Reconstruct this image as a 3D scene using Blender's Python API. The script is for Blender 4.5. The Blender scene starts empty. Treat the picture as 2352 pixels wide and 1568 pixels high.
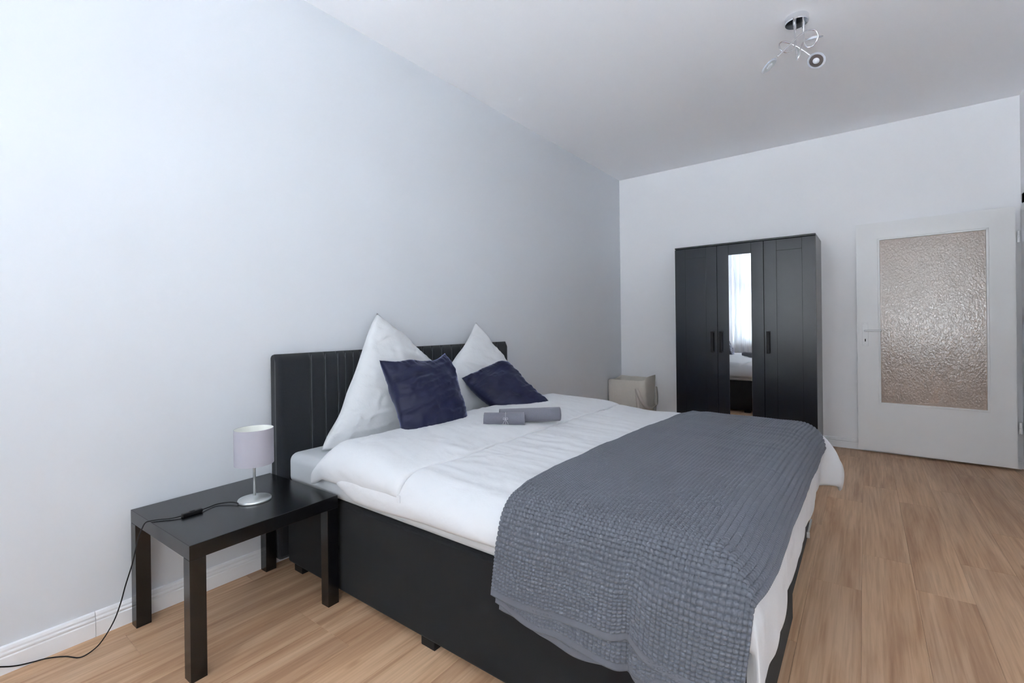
import bpy, bmesh, math, random
import numpy as np
from mathutils import Vector, Matrix, noise

random.seed(7)
np.random.seed(7)
SC = bpy.context.scene
COL = SC.collection
PI = math.pi

# ------------------------------------------------------------------ camera
F_PX, CY, CAM_H = 1076.64, 748.0, 1.1545
YAW, PITCH, ROLL = math.radians(36.95), math.radians(-0.048), math.radians(-0.6956)
FWD = np.array([-math.sin(YAW) * math.cos(PITCH), math.cos(YAW) * math.cos(PITCH), math.sin(PITCH)])
_r0 = np.array([math.cos(YAW), math.sin(YAW), 0.0])
_u0 = np.cross(_r0, FWD)
RGT = _r0 * math.cos(ROLL) + _u0 * math.sin(ROLL)
UPV = -_r0 * math.sin(ROLL) + _u0 * math.cos(ROLL)
CAMP = np.array([0.0, 0.0, CAM_H])
cam_d = bpy.data.cameras.new('camera')
cam = bpy.data.objects.new('camera', cam_d)
COL.objects.link(cam)
cam_d.sensor_width = 36.0
cam_d.lens = F_PX / 2352.0 * 36.0
cam_d.shift_y = (CY - 784.0) / 2352.0
cam_d.clip_start = 0.02
cam.matrix_world = Matrix(((RGT[0], UPV[0], -FWD[0], 0), (RGT[1], UPV[1], -FWD[1], 0), (RGT[2], UPV[2], -FWD[2], CAM_H), (0, 0, 0, 1)))
SC.camera = cam

# ------------------------------------------------------------------ world, daylight, exposure
world = bpy.data.worlds.new('overcast_sky')
SC.world = world
world.use_nodes = True
wn = world.node_tree.nodes
wn['Background'].inputs['Color'].default_value = (0.915, 0.95, 1.0, 1)
wn['Background'].inputs['Strength'].default_value = 9.3
SC.view_settings.view_transform = 'Standard'
SC.view_settings.look = 'None'
SC.view_settings.exposure = -0.04
SC.view_settings.gamma = 1.0
SC.view_settings.use_curve_mapping = False
SC.cycles.max_bounces = 14
SC.cycles.diffuse_bounces = 9
SC.cycles.transparent_max_bounces = 16
SC.cycles.sample_clamp_indirect = 80.0

bounce_sun_d = bpy.data.lights.new('sun', 'SUN')
bounce_sun_d.energy = 180.0
bounce_sun_d.angle = math.radians(0.6)
bounce_sun_d.color = (0.93, 0.96, 1.0)
bounce_sun = bpy.data.objects.new('sun', bounce_sun_d)
bounce_sun.rotation_euler = (math.radians(-38), 0, math.radians(8))   # added unseen lamp: lights the pavement so its bounce brightens the ceiling
COL.objects.link(bounce_sun)

# room numbers (metres)
LX = -2.342            # left wall face
BY0, BA = 5.294, math.radians(-0.8914)   # back wall: y at the left corner, angle
HC = 2.878             # ceiling
RX = 0.969             # right wall face
FY = -1.00             # window wall face
WIN = [(-2.31, -1.01), (-0.36, 0.92)]
WZ0S, WZ1 = (0.72, 0.42), 2.62
WT = 0.30              # window wall thickness


def back_y(x):
    return BY0 + (x - LX) * math.tan(BA)


for k, (a, b) in enumerate(WIN):        # sky portals in the two window openings
    ld = bpy.data.lights.new('window_daylight', 'AREA')
    ld.shape = 'RECTANGLE'
    WZ0 = WZ0S[k]
    ld.size, ld.size_y = b - a, WZ1 - WZ0
    ld.cycles.is_portal = True
    lo = bpy.data.objects.new('window_daylight', ld)
    lo.location = ((a + b) / 2, FY - WT - 0.02, (WZ0 + WZ1) / 2)
    lo.rotation_euler = (PI / 2, 0, 0)   # -Z axis towards +Y, into the room
    COL.objects.link(lo)


# ------------------------------------------------------------------ pixel helpers
def ray(x, y):
    return RGT * (x - 1176) / F_PX - UPV * (y - CY) / F_PX + FWD


def on_z(x, y, z):
    d = ray(x, y)
    return CAMP + d * ((z - CAM_H) / d[2])


def on_x(x, y, X):
    d = ray(x, y)
    return CAMP + d * (X / d[0])


def on_y(x, y, Y):
    d = ray(x, y)
    return CAMP + d * (Y / d[1])


def on_plane(x, y, p, n):
    d = ray(x, y)
    return CAMP + d * (((np.array(p) - CAMP) @ np.array(n)) / (d @ np.array(n)))


# ------------------------------------------------------------------ materials
def mat(name, color, rough=0.6, metallic=0.0, spec=0.5, sheen=0.0, coat=0.0, bump=None, var=0.0, vscale=3.0,
        trans=0.0, sheen_tint=(1, 1, 1), coords='Object', stretch=(1, 1, 1)):
    m = bpy.data.materials.new(name)
    m.use_nodes = True
    nt = m.node_tree
    b = nt.nodes['Principled BSDF']
    b.inputs['Base Color'].default_value = (*color, 1)
    b.inputs['Roughness'].default_value = rough
    b.inputs['Metallic'].default_value = metallic
    b.inputs['Specular IOR Level'].default_value = spec
    b.inputs['Sheen Weight'].default_value = sheen
    b.inputs['Sheen Tint'].default_value = (*sheen_tint, 1)
    b.inputs['Coat Weight'].default_value = coat
    b.inputs['Transmission Weight'].default_value = trans
    tc = nt.nodes.new('ShaderNodeTexCoord')
    mp = nt.nodes.new('ShaderNodeMapping')
    mp.inputs['Scale'].default_value = stretch
    nt.links.new(tc.outputs[coords], mp.inputs['Vector'])
    if var > 0:
        n = nt.nodes.new('ShaderNodeTexNoise')
        n.inputs['Scale'].default_value = vscale
        n.inputs['Detail'].default_value = 4
        nt.links.new(mp.outputs[0], n.inputs['Vector'])
        mx = nt.nodes.new('ShaderNodeMix')
        mx.data_type = 'RGBA'
        mx.inputs['A'].default_value = (*[c * (1 - var) for c in color], 1)
        mx.inputs['B'].default_value = (*[min(1, c * (1 + var)) for c in color], 1)
        nt.links.new(n.outputs['Fac'], mx.inputs['Factor'])
        nt.links.new(mx.outputs['Result'], b.inputs['Base Color'])
    prev = None
    for (kind, scale, strength, dist) in (bump or []):
        if kind == 'noise':
            t = nt.nodes.new('ShaderNodeTexNoise')
            t.inputs['Scale'].default_value = scale
            t.inputs['Detail'].default_value = 5
            out = t.outputs['Fac']
        elif kind == 'wrinkle':
            t = nt.nodes.new('ShaderNodeTexNoise')
            t.noise_type = 'RIDGED_MULTIFRACTAL'
            t.inputs['Scale'].default_value = scale
            t.inputs['Detail'].default_value = 3
            t.inputs['Distortion'].default_value = 1.2
            out = t.outputs['Fac']
        elif kind == 'voronoi':
            t = nt.nodes.new('ShaderNodeTexVoronoi')
            t.feature = 'SMOOTH_F1'
            t.inputs['Scale'].default_value = scale
            out = t.outputs['Distance']
        elif kind in ('waveX', 'waveY', 'waveZ'):
            t = nt.nodes.new('ShaderNodeTexWave')
            t.bands_direction = kind[-1]
            t.inputs['Scale'].default_value = scale
            t.inputs['Distortion'].default_value = 0.6
            t.inputs['Detail'].default_value = 2
            out = t.outputs['Fac']
        nt.links.new(mp.outputs[0], t.inputs['Vector'])
        bm = nt.nodes.new('ShaderNodeBump')
        bm.inputs['Strength'].default_value = strength
        bm.inputs['Distance'].default_value = dist
        nt.links.new(out, bm.inputs['Height'])
        if prev is not None:
            nt.links.new(prev.outputs[0], bm.inputs['Normal'])
        prev = bm
    if prev is not None:
        nt.links.new(prev.outputs[0], b.inputs['Normal'])
    return m


M = {}
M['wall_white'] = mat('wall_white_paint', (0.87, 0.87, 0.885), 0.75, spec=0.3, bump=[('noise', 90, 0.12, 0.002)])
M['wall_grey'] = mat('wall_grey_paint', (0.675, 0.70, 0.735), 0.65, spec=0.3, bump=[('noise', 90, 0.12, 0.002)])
M['ceiling'] = mat('ceiling_paint', (0.93, 0.935, 0.955), 0.85, spec=0.2, bump=[('noise', 60, 0.08, 0.002)])
M['trim'] = mat('white_lacquer', (0.82, 0.825, 0.84), 0.35, var=0.02)
M['door_white'] = mat('door_white_lacquer', (0.80, 0.80, 0.80), 0.38, var=0.015)
M['black_foil'] = mat('black_foil', (0.0040, 0.0040, 0.0050), 0.25, spec=0.6, bump=[('noise', 140, 0.05, 0.001)], var=0.15, vscale=6)
M['ward_black'] = mat('wardrobe_black_foil', (0.0060, 0.0072, 0.0120), 0.25, spec=0.6, bump=[('noise', 120, 0.05, 0.001)], var=0.15, vscale=5)
M['linen_black'] = mat('black_linen_upholstery', (0.013, 0.0145, 0.019), 0.8, spec=0.35, sheen=0.15, var=0.3, vscale=220,
                       bump=[('waveZ', 210, 0.35, 0.001), ('waveY', 230, 0.25, 0.001)])
M['box_fabric'] = mat('black_box_fabric', (0.0085, 0.0088, 0.0105), 0.82, spec=0.3, sheen=0.05, var=0.25, vscale=300,
                      bump=[('noise', 420, 0.3, 0.001)])
M['stitch'] = mat('grey_thread', (0.13, 0.14, 0.16), 0.9)
M['plastic_black'] = mat('black_plastic', (0.008, 0.008, 0.009), 0.4, spec=0.25)
M['sheet'] = mat('white_sheet', (0.55, 0.575, 0.60), 0.85, spec=0.2, sheen=0.1, bump=[('noise', 14, 0.12, 0.01)])
M['cotton'] = mat('white_cotton', (0.62, 0.63, 0.65), 0.85, spec=0.2, sheen=0.15,
                  bump=[('wrinkle', 4.5, 0.7, 0.022), ('noise', 22, 0.4, 0.008), ('noise', 500, 0.08, 0.001)])
M['pillow_cotton'] = mat('white_pillow_cotton', (0.64, 0.655, 0.67), 0.85, spec=0.2, sheen=0.15,
                         bump=[('wrinkle', 6, 0.8, 0.026), ('noise', 26, 0.5, 0.010), ('noise', 500, 0.08, 0.001)])
M['velvet'] = mat('navy_velvet', (0.0105, 0.0125, 0.042), 0.5, spec=0.3, sheen=1.0, sheen_tint=(0.38, 0.42, 0.72),
                  bump=[('wrinkle', 5, 0.55, 0.016), ('noise', 28, 0.35, 0.006)])
M['velvet'].node_tree.nodes['Principled BSDF'].inputs['Sheen Roughness'].default_value = 0.28
M['waffle'] = mat('grey_waffle_cotton', (0.124, 0.134, 0.158), 0.9, spec=0.15, sheen=0.15, var=0.10, vscale=600,
                  bump=[('noise', 700, 0.3, 0.001)])
M['hem'] = mat('grey_hem_cotton', (0.124, 0.134, 0.158), 0.85, spec=0.15, sheen=0.1, bump=[('noise', 500, 0.2, 0.001)])
M['towel'] = mat('grey_towel', (0.165, 0.168, 0.20), 0.95, spec=0.1, sheen=0.3, var=0.2, vscale=350,
                 bump=[('noise', 380, 0.5, 0.002), ('noise', 40, 0.2, 0.004)])
M['string'] = mat('white_string', (0.45, 0.45, 0.49), 0.9)
M['canvas'] = mat('beige_canvas', (0.64, 0.605, 0.55), 0.9, spec=0.15, sheen=0.1, var=0.06, vscale=40,
                  bump=[('noise', 18, 0.25, 0.008), ('waveX', 240, 0.12, 0.001), ('waveZ', 240, 0.12, 0.001)])
M['strap'] = mat('beige_strap', (0.60, 0.555, 0.51), 0.9, spec=0.15, bump=[('waveZ', 260, 0.2, 0.001)])
M['chrome'] = mat('chrome', (0.80, 0.81, 0.83), 0.08, metallic=1.0)
M['steel'] = mat('brushed_nickel', (0.66, 0.68, 0.68), 0.32, metallic=0.85, var=0.05, vscale=40)
M['shade'] = mat('lilac_lampshade', (0.40, 0.395, 0.45), 0.85, spec=0.2, trans=0.0, bump=[('waveZ', 320, 0.1, 0.001)])
M['shade_in'] = mat('cream_shade_lining', (0.84, 0.85, 0.80), 0.8, spec=0.2)
M['mirror'] = mat('mirror_glass', (0.90, 0.92, 0.93), 0.0, metallic=1.0)
M['white_metal'] = mat('white_enamel', (0.84, 0.845, 0.85), 0.25)
M['led'] = mat('frosted_led_cover', (0.80, 0.82, 0.86), 0.3)
M['brown_mirror'] = mat('bronze_disc', (0.20, 0.165, 0.15), 0.22, metallic=0.7)  # mirror ring with the reflected floor's brown painted into its colour
M['brick_hall'] = mat('hall_wall_paint', (0.72, 0.70, 0.68), 0.8)


def acrylic():
    m = bpy.data.materials.new('clear_acrylic')
    m.use_nodes = True
    nt = m.node_tree
    nt.nodes.clear()
    o = nt.nodes.new('ShaderNodeOutputMaterial')
    t = nt.nodes.new('ShaderNodeBsdfTransparent')
    t.inputs[0].default_value = (0.93, 0.95, 0.98, 1)
    d = nt.nodes.new('ShaderNodeBsdfPrincipled')
    d.inputs['Base Color'].default_value = (0.80, 0.83, 0.90, 1)
    d.inputs['Roughness'].default_value = 0.25
    mx = nt.nodes.new('ShaderNodeMixShader')
    mx.inputs[0].default_value = 0.26
    nt.links.new(t.outputs[0], mx.inputs[1])
    nt.links.new(d.outputs[0], mx.inputs[2])
    nt.links.new(mx.outputs[0], o.inputs[0])
    return m


def pane_glass():
    m = bpy.data.materials.new('window_glass')
    m.use_nodes = True
    nt = m.node_tree
    nt.nodes.clear()
    o = nt.nodes.new('ShaderNodeOutputMaterial')
    t = nt.nodes.new('ShaderNodeBsdfTransparent')
    t.inputs[0].default_value = (0.95, 0.97, 0.97, 1)
    g = nt.nodes.new('ShaderNodeBsdfGlossy')
    g.inputs['Roughness'].default_value = 0.0
    mx = nt.nodes.new('ShaderNodeMixShader')
    mx.inputs[0].default_value = 0.05
    nt.links.new(t.outputs[0], mx.inputs[1])
    nt.links.new(g.outputs[0], mx.inputs[2])
    nt.links.new(mx.outputs[0], o.inputs[0])
    return m


def sheer():
    m = bpy.data.materials.new('white_sheer_curtain')
    m.use_nodes = True
    nt = m.node_tree
    nt.nodes.clear()
    o = nt.nodes.new('ShaderNodeOutputMaterial')
    t = nt.nodes.new('ShaderNodeBsdfTransparent')
    t.inputs[0].default_value = (0.95, 0.96, 0.97, 1)
    d = nt.nodes.new('ShaderNodeBsdfDiffuse')
    d.inputs[0].default_value = (0.80, 0.81, 0.83, 1)
    tr = nt.nodes.new('ShaderNodeBsdfTranslucent')
    tr.inputs[0].default_value = (0.75, 0.76, 0.78, 1)
    a = nt.nodes.new('ShaderNodeMixShader')
    a.inputs[0].default_value = 0.45
    nt.links.new(d.outputs[0], a.inputs[1])
    nt.links.new(tr.outputs[0], a.inputs[2])
    mx = nt.nodes.new('ShaderNodeMixShader')
    mx.inputs[0].default_value = 0.72
    nt.links.new(t.outputs[0], mx.inputs[1])
    nt.links.new(a.outputs[0], mx.inputs[2])
    nt.links.new(mx.outputs[0], o.inputs[0])
    return m


def ripple_glass():
    m = bpy.data.materials.new('amber_ripple_glass')
    m.use_nodes = True
    nt = m.node_tree
    b = nt.nodes['Principled BSDF']
    b.inputs['Base Color'].default_value = (0.46, 0.36, 0.30, 1)
    b.inputs['Roughness'].default_value = 0.12
    b.inputs['IOR'].default_value = 1.52
    b.inputs['Specular IOR Level'].default_value = 1.0
    b.inputs['Transmission Weight'].default_value = 0.12
    tc = nt.nodes.new('ShaderNodeTexCoord')
    mp = nt.nodes.new('ShaderNodeMapping')
    mp.inputs['Scale'].default_value = (84, 84, 54)
    nt.links.new(tc.outputs['Object'], mp.inputs[0])
    n = nt.nodes.new('ShaderNodeTexNoise')
    n.inputs['Scale'].default_value = 1.0
    n.inputs['Detail'].default_value = 1.5
    n.inputs['Distortion'].default_value = 0.5
    nt.links.new(mp.outputs[0], n.inputs[0])
    bp = nt.nodes.new('ShaderNodeBump')
    bp.inputs['Strength'].default_value = 0.55
    bp.inputs['Distance'].default_value = 0.0034
    nt.links.new(n.outputs['Fac'], bp.inputs['Height'])
    nt.links.new(bp.outputs[0], b.inputs['Normal'])
    return m


def wood():
    m = bpy.data.materials.new('oak_vinyl_plank')
    m.use_nodes = True
    nt = m.node_tree
    L = nt.links.new
    b = nt.nodes['Principled BSDF']
    geo = nt.nodes.new('ShaderNodeNewGeometry')
    oi = nt.nodes.new('ShaderNodeObjectInfo')
    mul = nt.nodes.new('ShaderNodeMath')
    mul.operation = 'MULTIPLY'
    mul.inputs[1].default_value = 57.0
    L(oi.outputs['Random'], mul.inputs[0])
    cmb = nt.nodes.new('ShaderNodeCombineXYZ')
    L(mul.outputs[0], cmb.inputs[0])
    L(mul.outputs[0], cmb.inputs[1])
    L(mul.outputs[0], cmb.inputs[2])
    add = nt.nodes.new('ShaderNodeVectorMath')
    L(geo.outputs['Position'], add.inputs[0])
    L(cmb.outputs[0], add.inputs[1])

    def tex(scale, detail, dist, sc):
        mp = nt.nodes.new('ShaderNodeMapping')
        mp.inputs['Scale'].default_value = sc
        L(add.outputs[0], mp.inputs[0])
        n = nt.nodes.new('ShaderNodeTexNoise')
        n.inputs['Scale'].default_value = scale
        n.inputs['Detail'].default_value = detail
        n.inputs['Distortion'].default_value = dist
        L(mp.outputs[0], n.inputs[0])
        return n.outputs['Fac']
    g1 = tex(1.0, 5, 1.6, (9, 0.75, 1))      # broad cathedral figure
    g2 = tex(1.0, 6, 0.5, (95, 3.0, 1))      # fine grain
    g3 = tex(1.0, 3, 0.0, (2.2, 0.9, 1))     # tone patches
    r1 = nt.nodes.new('ShaderNodeValToRGB')
    r1.color_ramp.elements[0].position = 0.30
    r1.color_ramp.elements[0].color = (0.460, 0.272, 0.160, 1)
    r1.color_ramp.elements[1].position = 0.66
    r1.color_ramp.elements[1].color = (0.680, 0.460, 0.300, 1)
    e = r1.color_ramp.elements.new(0.48)
    e.color = (0.590, 0.378, 0.234, 1)
    L(g1, r1.inputs[0])
    mx = nt.nodes.new('ShaderNodeMix')
    mx.data_type = 'RGBA'
    mx.blend_type = 'MULTIPLY'
    mx.inputs['Factor'].default_value = 0.8
    L(r1.outputs[0], mx.inputs['A'])
    r2 = nt.nodes.new('ShaderNodeValToRGB')
    r2.color_ramp.elements[0].position = 0.25
    r2.color_ramp.elements[0].color = (0.68, 0.63, 0.58, 1)
    r2.color_ramp.elements[1].position = 0.6
    r2.color_ramp.elements[1].color = (1, 1, 1, 1)
    L(g2, r2.inputs[0])
    L(r2.outputs[0], mx.inputs['B'])
    mx2 = nt.nodes.new('ShaderNodeMix')
    mx2.data_type = 'RGBA'
    mx2.blend_type = 'MULTIPLY'
    mx2.inputs['Factor'].default_value = 1.0
    L(mx.outputs['Result'], mx2.inputs['A'])
    r3 = nt.nodes.new('ShaderNodeValToRGB')
    r3.color_ramp.elements[0].position = 0.3
    r3.color_ramp.elements[0].color = (0.90, 0.90, 0.91, 1)
    r3.color_ramp.elements[1].position = 0.7
    r3.color_ramp.elements[1].color = (1.06, 1.04, 1.0, 1)
    L(g3, r3.inputs[0])
    L(r3.outputs[0], mx2.inputs['B'])
    # small dark knots and cracks
    mpk = nt.nodes.new('ShaderNodeMapping')
    mpk.inputs['Scale'].default_value = (5.0, 1.6, 1)
    L(add.outputs[0], mpk.inputs[0])
    vo = nt.nodes.new('ShaderNodeTexVoronoi')
    vo.inputs['Scale'].default_value = 1.0
    L(mpk.outputs[0], vo.inputs[0])
    rk = nt.nodes.new('ShaderNodeValToRGB')
    rk.color_ramp.elements[0].position = 0.02
    rk.color_ramp.elements[0].color = (0.55, 0.45, 0.38, 1)
    rk.color_ramp.elements[1].position = 0.075
    rk.color_ramp.elements[1].color = (1, 1, 1, 1)
    L(vo.outputs['Distance'], rk.inputs[0])
    mx3 = nt.nodes.new('ShaderNodeMix')
    mx3.data_type = 'RGBA'
    mx3.blend_type = 'MULTIPLY'
    mx3.inputs['Factor'].default_value = 0.8
    L(mx2.outputs['Result'], mx3.inputs['A'])
    L(rk.outputs[0], mx3.inputs['B'])
    L(mx3.outputs['Result'], b.inputs['Base Color'])
    b.inputs['Roughness'].default_value = 0.46
    b.inputs['Specular IOR Level'].default_value = 0.45
    bp = nt.nodes.new('ShaderNodeBump')
    bp.inputs['Strength'].default_value = 0.12
    bp.inputs['Distance'].default_value = 0.001
    L(g2, bp.inputs['Height'])
    L(bp.outputs[0], b.inputs['Normal'])
    return m


M['acrylic'] = acrylic()
M['pane'] = pane_glass()
M['sheer'] = sheer()
M['ripple'] = ripple_glass()
M['wood'] = wood()


# ------------------------------------------------------------------ mesh helpers
MW = {}


def obj(name, verts, faces, material, parent=None, smooth=False, world=False, mesh=None):
    """one mesh object; with world=True the vertices are room coordinates, turned into the parent's frame"""
    if mesh is None:
        v = np.asarray(verts, dtype=np.float64)
        if world and parent is not None:
            mi = np.array(MW[parent.name].inverted())
            v = v @ mi[:3, :3].T + mi[:3, 3]
        mesh = bpy.data.meshes.new(name)
        if isinstance(faces, np.ndarray):
            nf, k = faces.shape
            mesh.vertices.add(len(v))
            mesh.vertices.foreach_set('co', v.astype(np.float32).ravel())
            mesh.loops.add(nf * k)
            mesh.loops.foreach_set('vertex_index', faces.astype(np.int32).ravel())
            mesh.polygons.add(nf)
            mesh.polygons.foreach_set('loop_start', np.arange(0, nf * k, k, dtype=np.int32))
            mesh.update(calc_edges=True)
            mesh.validate()
        else:
            mesh.from_pydata([tuple(q) for q in v], [], faces)
            mesh.update()
        mesh.materials.append(material)
        if smooth:
            mesh.polygons.foreach_set('use_smooth', [True] * len(mesh.polygons))
    o = bpy.data.objects.new(name, mesh)
    COL.objects.link(o)
    if parent is not None:
        o.parent = parent
        MW[o.name] = MW[parent.name]
    else:
        MW[o.name] = Matrix.Identity(4)
    return o


def thing(name, label, cat, loc=(0, 0, 0), rz=0.0, group=None):
    o = bpy.data.objects.new(name, None)
    o.empty_display_size = 0.1
    COL.objects.link(o)
    o.location = loc
    o.rotation_euler = (0, 0, rz)
    o['label'] = label
    o['category'] = cat
    if group:
        o['group'] = group
    MW[o.name] = Matrix.Translation(loc) @ Matrix.Rotation(rz, 4, 'Z')
    return o


def frame_empty(name, loc=(0, 0, 0), rz=0.0):
    o = bpy.data.objects.new(name, None)
    o.empty_display_size = 0.1
    COL.objects.link(o)
    o.location = loc
    o.rotation_euler = (0, 0, rz)
    o['kind'] = 'structure'
    MW[o.name] = Matrix.Translation(loc) @ Matrix.Rotation(rz, 4, 'Z')
    return o


def box_data(lo, hi, bevel=0.0, seg=2):
    bm = bmesh.new()
    vs = [bm.verts.new((x, y, z)) for x in (lo[0], hi[0]) for y in (lo[1], hi[1]) for z in (lo[2], hi[2])]
    for f in ((0, 1, 3, 2), (4, 6, 7, 5), (0, 4, 5, 1), (2, 3, 7, 6), (0, 2, 6, 4), (1, 5, 7, 3)):
        bm.faces.new([vs[i] for i in f])
    bmesh.ops.recalc_face_normals(bm, faces=bm.faces)
    if bevel > 0:
        bmesh.ops.bevel(bm, geom=list(bm.edges), offset=bevel, segments=seg, affect='EDGES', profile=0.5)
    bm.verts.ensure_lookup_table()
    v = [tuple(q.co) for q in bm.verts]
    f = [[w.index for w in p.verts] for p in bm.faces]
    bm.free()
    return v, f


def merge(parts):
    V, Fs = [], []
    for v, f in parts:
        n = len(V)
        V += [tuple(q) for q in v]
        Fs += [[i + n for i in p] for p in f]
    return V, Fs


def box(name, lo, hi, material, parent=None, bevel=0.002, seg=2, world=False, smooth=False):
    v, f = box_data(lo, hi, bevel, seg)
    return obj(name, v, f, material, parent, smooth=smooth, world=world)


def lathe_data(prof, n=48, cx=0, cy=0, closed=False):
    V, Fs = [], []
    for r, z in prof:
        for k in range(n):
            a = 2 * PI * k / n
            V.append((cx + r * math.cos(a), cy + r * math.sin(a), z))
    m = len(prof)
    for i in range(m - 1 + (1 if closed else 0)):
        i2 = (i + 1) % m
        for k in range(n):
            k2 = (k + 1) % n
            Fs.append([i * n + k, i * n + k2, i2 * n + k2, i2 * n + k])
    if not closed:
        if prof[0][0] > 1e-6:
            Fs.append([k for k in range(n)][::-1])
        if prof[-1][0] > 1e-6:
            Fs.append([(m - 1) * n + k for k in range(n)])
    return V, Fs


def catmull(pts, n):
    """n points along a Catmull-Rom curve through pts (any dimension), even in arc length"""
    P = np.asarray(pts, float)
    if len(P) == 2:
        return P[0] + (P[1] - P[0]) * np.linspace(0, 1, n)[:, None]
    Q = np.vstack([2 * P[0] - P[1], P, 2 * P[-1] - P[-2]])
    out = []
    for i in range(len(P) - 1):
        p0, p1, p2, p3 = Q[i:i + 4]
        t = np.linspace(0, 1, 24, endpoint=False)[:, None]
        out.append(0.5 * (2 * p1 + (p2 - p0) * t + (2 * p0 - 5 * p1 + 4 * p2 - p3) * t ** 2 + (3 * p1 - p0 - 3 * p2 + p3) * t ** 3))
    C = np.vstack(out + [P[-1:]])
    s = np.concatenate([[0], np.cumsum(np.linalg.norm(np.diff(C, axis=0), axis=1))])
    q = np.linspace(0, s[-1], n)
    return np.stack([np.interp(q, s, C[:, k]) for k in range(P.shape[1])], 1)


def tube_data(path, r, n=10, ry=None):
    P = np.asarray(path, float)
    T = np.gradient(P, axis=0)
    T /= np.linalg.norm(T, axis=1)[:, None] + 1e-12
    up = np.array([0, 0, 1.0]) if abs(T[0][2]) < 0.9 else np.array([1.0, 0, 0])
    V, Fs = [], []
    ry = r if ry is None else ry
    N = np.cross(T[0], up)
    N /= np.linalg.norm(N)
    for i in range(len(P)):
        N = N - T[i] * (N @ T[i])
        N /= np.linalg.norm(N) + 1e-12
        B = np.cross(T[i], N)
        for k in range(n):
            a = 2 * PI * k / n
            V.append(P[i] + N * r * math.cos(a) + B * ry * math.sin(a))
    for i in range(len(P) - 1):
        for k in range(n):
            k2 = (k + 1) % n
            Fs.append([i * n + k, i * n + k2, (i + 1) * n + k2, (i + 1) * n + k])
    Fs.append(list(range(n))[::-1])
    Fs.append([(len(P) - 1) * n + k for k in range(n)])
    return V, Fs


def grid_faces(nu, nv, off=0, flip=False):
    i, j = np.meshgrid(np.arange(nu - 1), np.arange(nv - 1), indexing='ij')
    a = (i * nv + j).ravel() + off
    f = np.stack([a, a + nv, a + nv + 1, a + 1], 1)
    return f[:, ::-1] if flip else f


def shell(top, bot):
    """closed mesh between two (nu,nv,3) grids"""
    nu, nv = top.shape[:2]
    V = np.vstack([top.reshape(-1, 3), bot.reshape(-1, 3)])
    n = nu * nv
    Fs = [grid_faces(nu, nv), grid_faces(nu, nv, n, True)]
    ring = np.concatenate([np.arange(nv), np.arange(1, nu) * nv + nv - 1, (nu - 1) * nv + np.arange(nv - 2, -1, -1), np.arange(nu - 2, 0, -1) * nv])
    r2 = np.roll(ring, -1)
    Fs.append(np.stack([ring, r2, r2 + n, ring + n], 1))
    return V, np.vstack(Fs)


def normals(G):
    du = np.gradient(G, axis=0)
    dv = np.gradient(G, axis=1)
    n = np.cross(du, dv)
    return n / (np.linalg.norm(n, axis=2)[..., None] + 1e-12)


def fbm(x, y, sx, sy, seed, octs=3, ridged=False):
    """smooth value noise on arrays"""
    out = np.zeros_like(x, dtype=float)
    amp, tot = 1.0, 0.0
    rng = np.random.RandomState(seed)
    for o in range(octs):
        tab = rng.rand(64, 64)
        X, Y = x / sx * 2 ** o + 17.3 * o, y / sy * 2 ** o + 9.1 * o
        xi, yi = np.floor(X).astype(int), np.floor(Y).astype(int)
        fx, fy = X - xi, Y - yi
        fx, fy = fx * fx * fx * (fx * (fx * 6 - 15) + 10), fy * fy * fy * (fy * (fy * 6 - 15) + 10)
        g = lambda a, b: tab[a % 64, b % 64]
        v = (g(xi, yi) * (1 - fx) + g(xi + 1, yi) * fx) * (1 - fy) + (g(xi, yi + 1) * (1 - fx) + g(xi + 1, yi + 1) * fx) * fy
        v = v * 2 - 1
        if ridged:
            v = 1 - 2 * np.abs(v)
        out += v * amp
        tot += amp
        amp *= 0.5
    return out / tot


def sstep(t):
    t = np.clip(t, 0, 1)
    return t * t * (3 - 2 * t)


# ------------------------------------------------------------------ room shell
def structure(o):
    o['kind'] = 'structure'
    return o


PW, PL = 0.1857, 1.22
floor = structure(box('floor', (LX - 0.1, FY - WT, -0.06), (2.3, 5.5, -0.005), mat('subfloor', (0.25, 0.17, 0.11), 0.8), bevel=0))


def plank_mesh(w, l):
    g, c, t = 0.0003, 0.0004, 0.005
    x0, x1, y0, y1 = g, w - g, g, l - g
    V = [(x0, y0, -t), (x1, y0, -t), (x1, y1, -t), (x0, y1, -t),
         (x0, y0, -c), (x1, y0, -c), (x1, y1, -c), (x0, y1, -c),
         (x0 + c, y0 + c, 0), (x1 - c, y0 + c, 0), (x1 - c, y1 - c, 0), (x0 + c, y1 - c, 0)]
    Fs = [[0, 3, 2, 1], [8, 9, 10, 11]]
    for a in (0, 4):
        for k in range(4):
            k2 = (k + 1) % 4
            Fs.append([a + k, a + k2, a + 4 + k2, a + 4 + k])
    return V, Fs


full_plank = None
x = -0.02 - PW * 13
col = 0
offs = {}
while x < RX + 0.35:
    x0, x1 = max(x, LX), min(x + PW, RX)
    if x1 - x0 < 0.01:
        x += PW
        col += 1
        continue
    yend = back_y(x1) if x1 <= RX else 5.24
    ph = [0.996, 0.39, 1.21, 0.60][col % 4] + 0.07 * ((col * 7) % 5)
    if x < -1.69 < x + PW + 0.01:
        ph = 0.996
    y = ph - 2 * PL
    while y < yend:
        y0, y1 = max(y, FY), min(y + PL, yend)
        if y1 - y0 > 0.02:
            isfull = abs(x1 - x0 - PW) < 1e-4 and abs(y1 - y0 - PL) < 1e-4
            if isfull and full_plank is not None:
                o = obj('plank', None, None, None, floor, mesh=full_plank)
            else:
                v, f = plank_mesh(x1 - x0, y1 - y0)
                o = obj('plank', v, f, M['wood'], floor)
                if isfull:
                    full_plank = o.data
            o.location = (x0, y0, 0)
        y += PL
    x += PW
    col += 1
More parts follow.
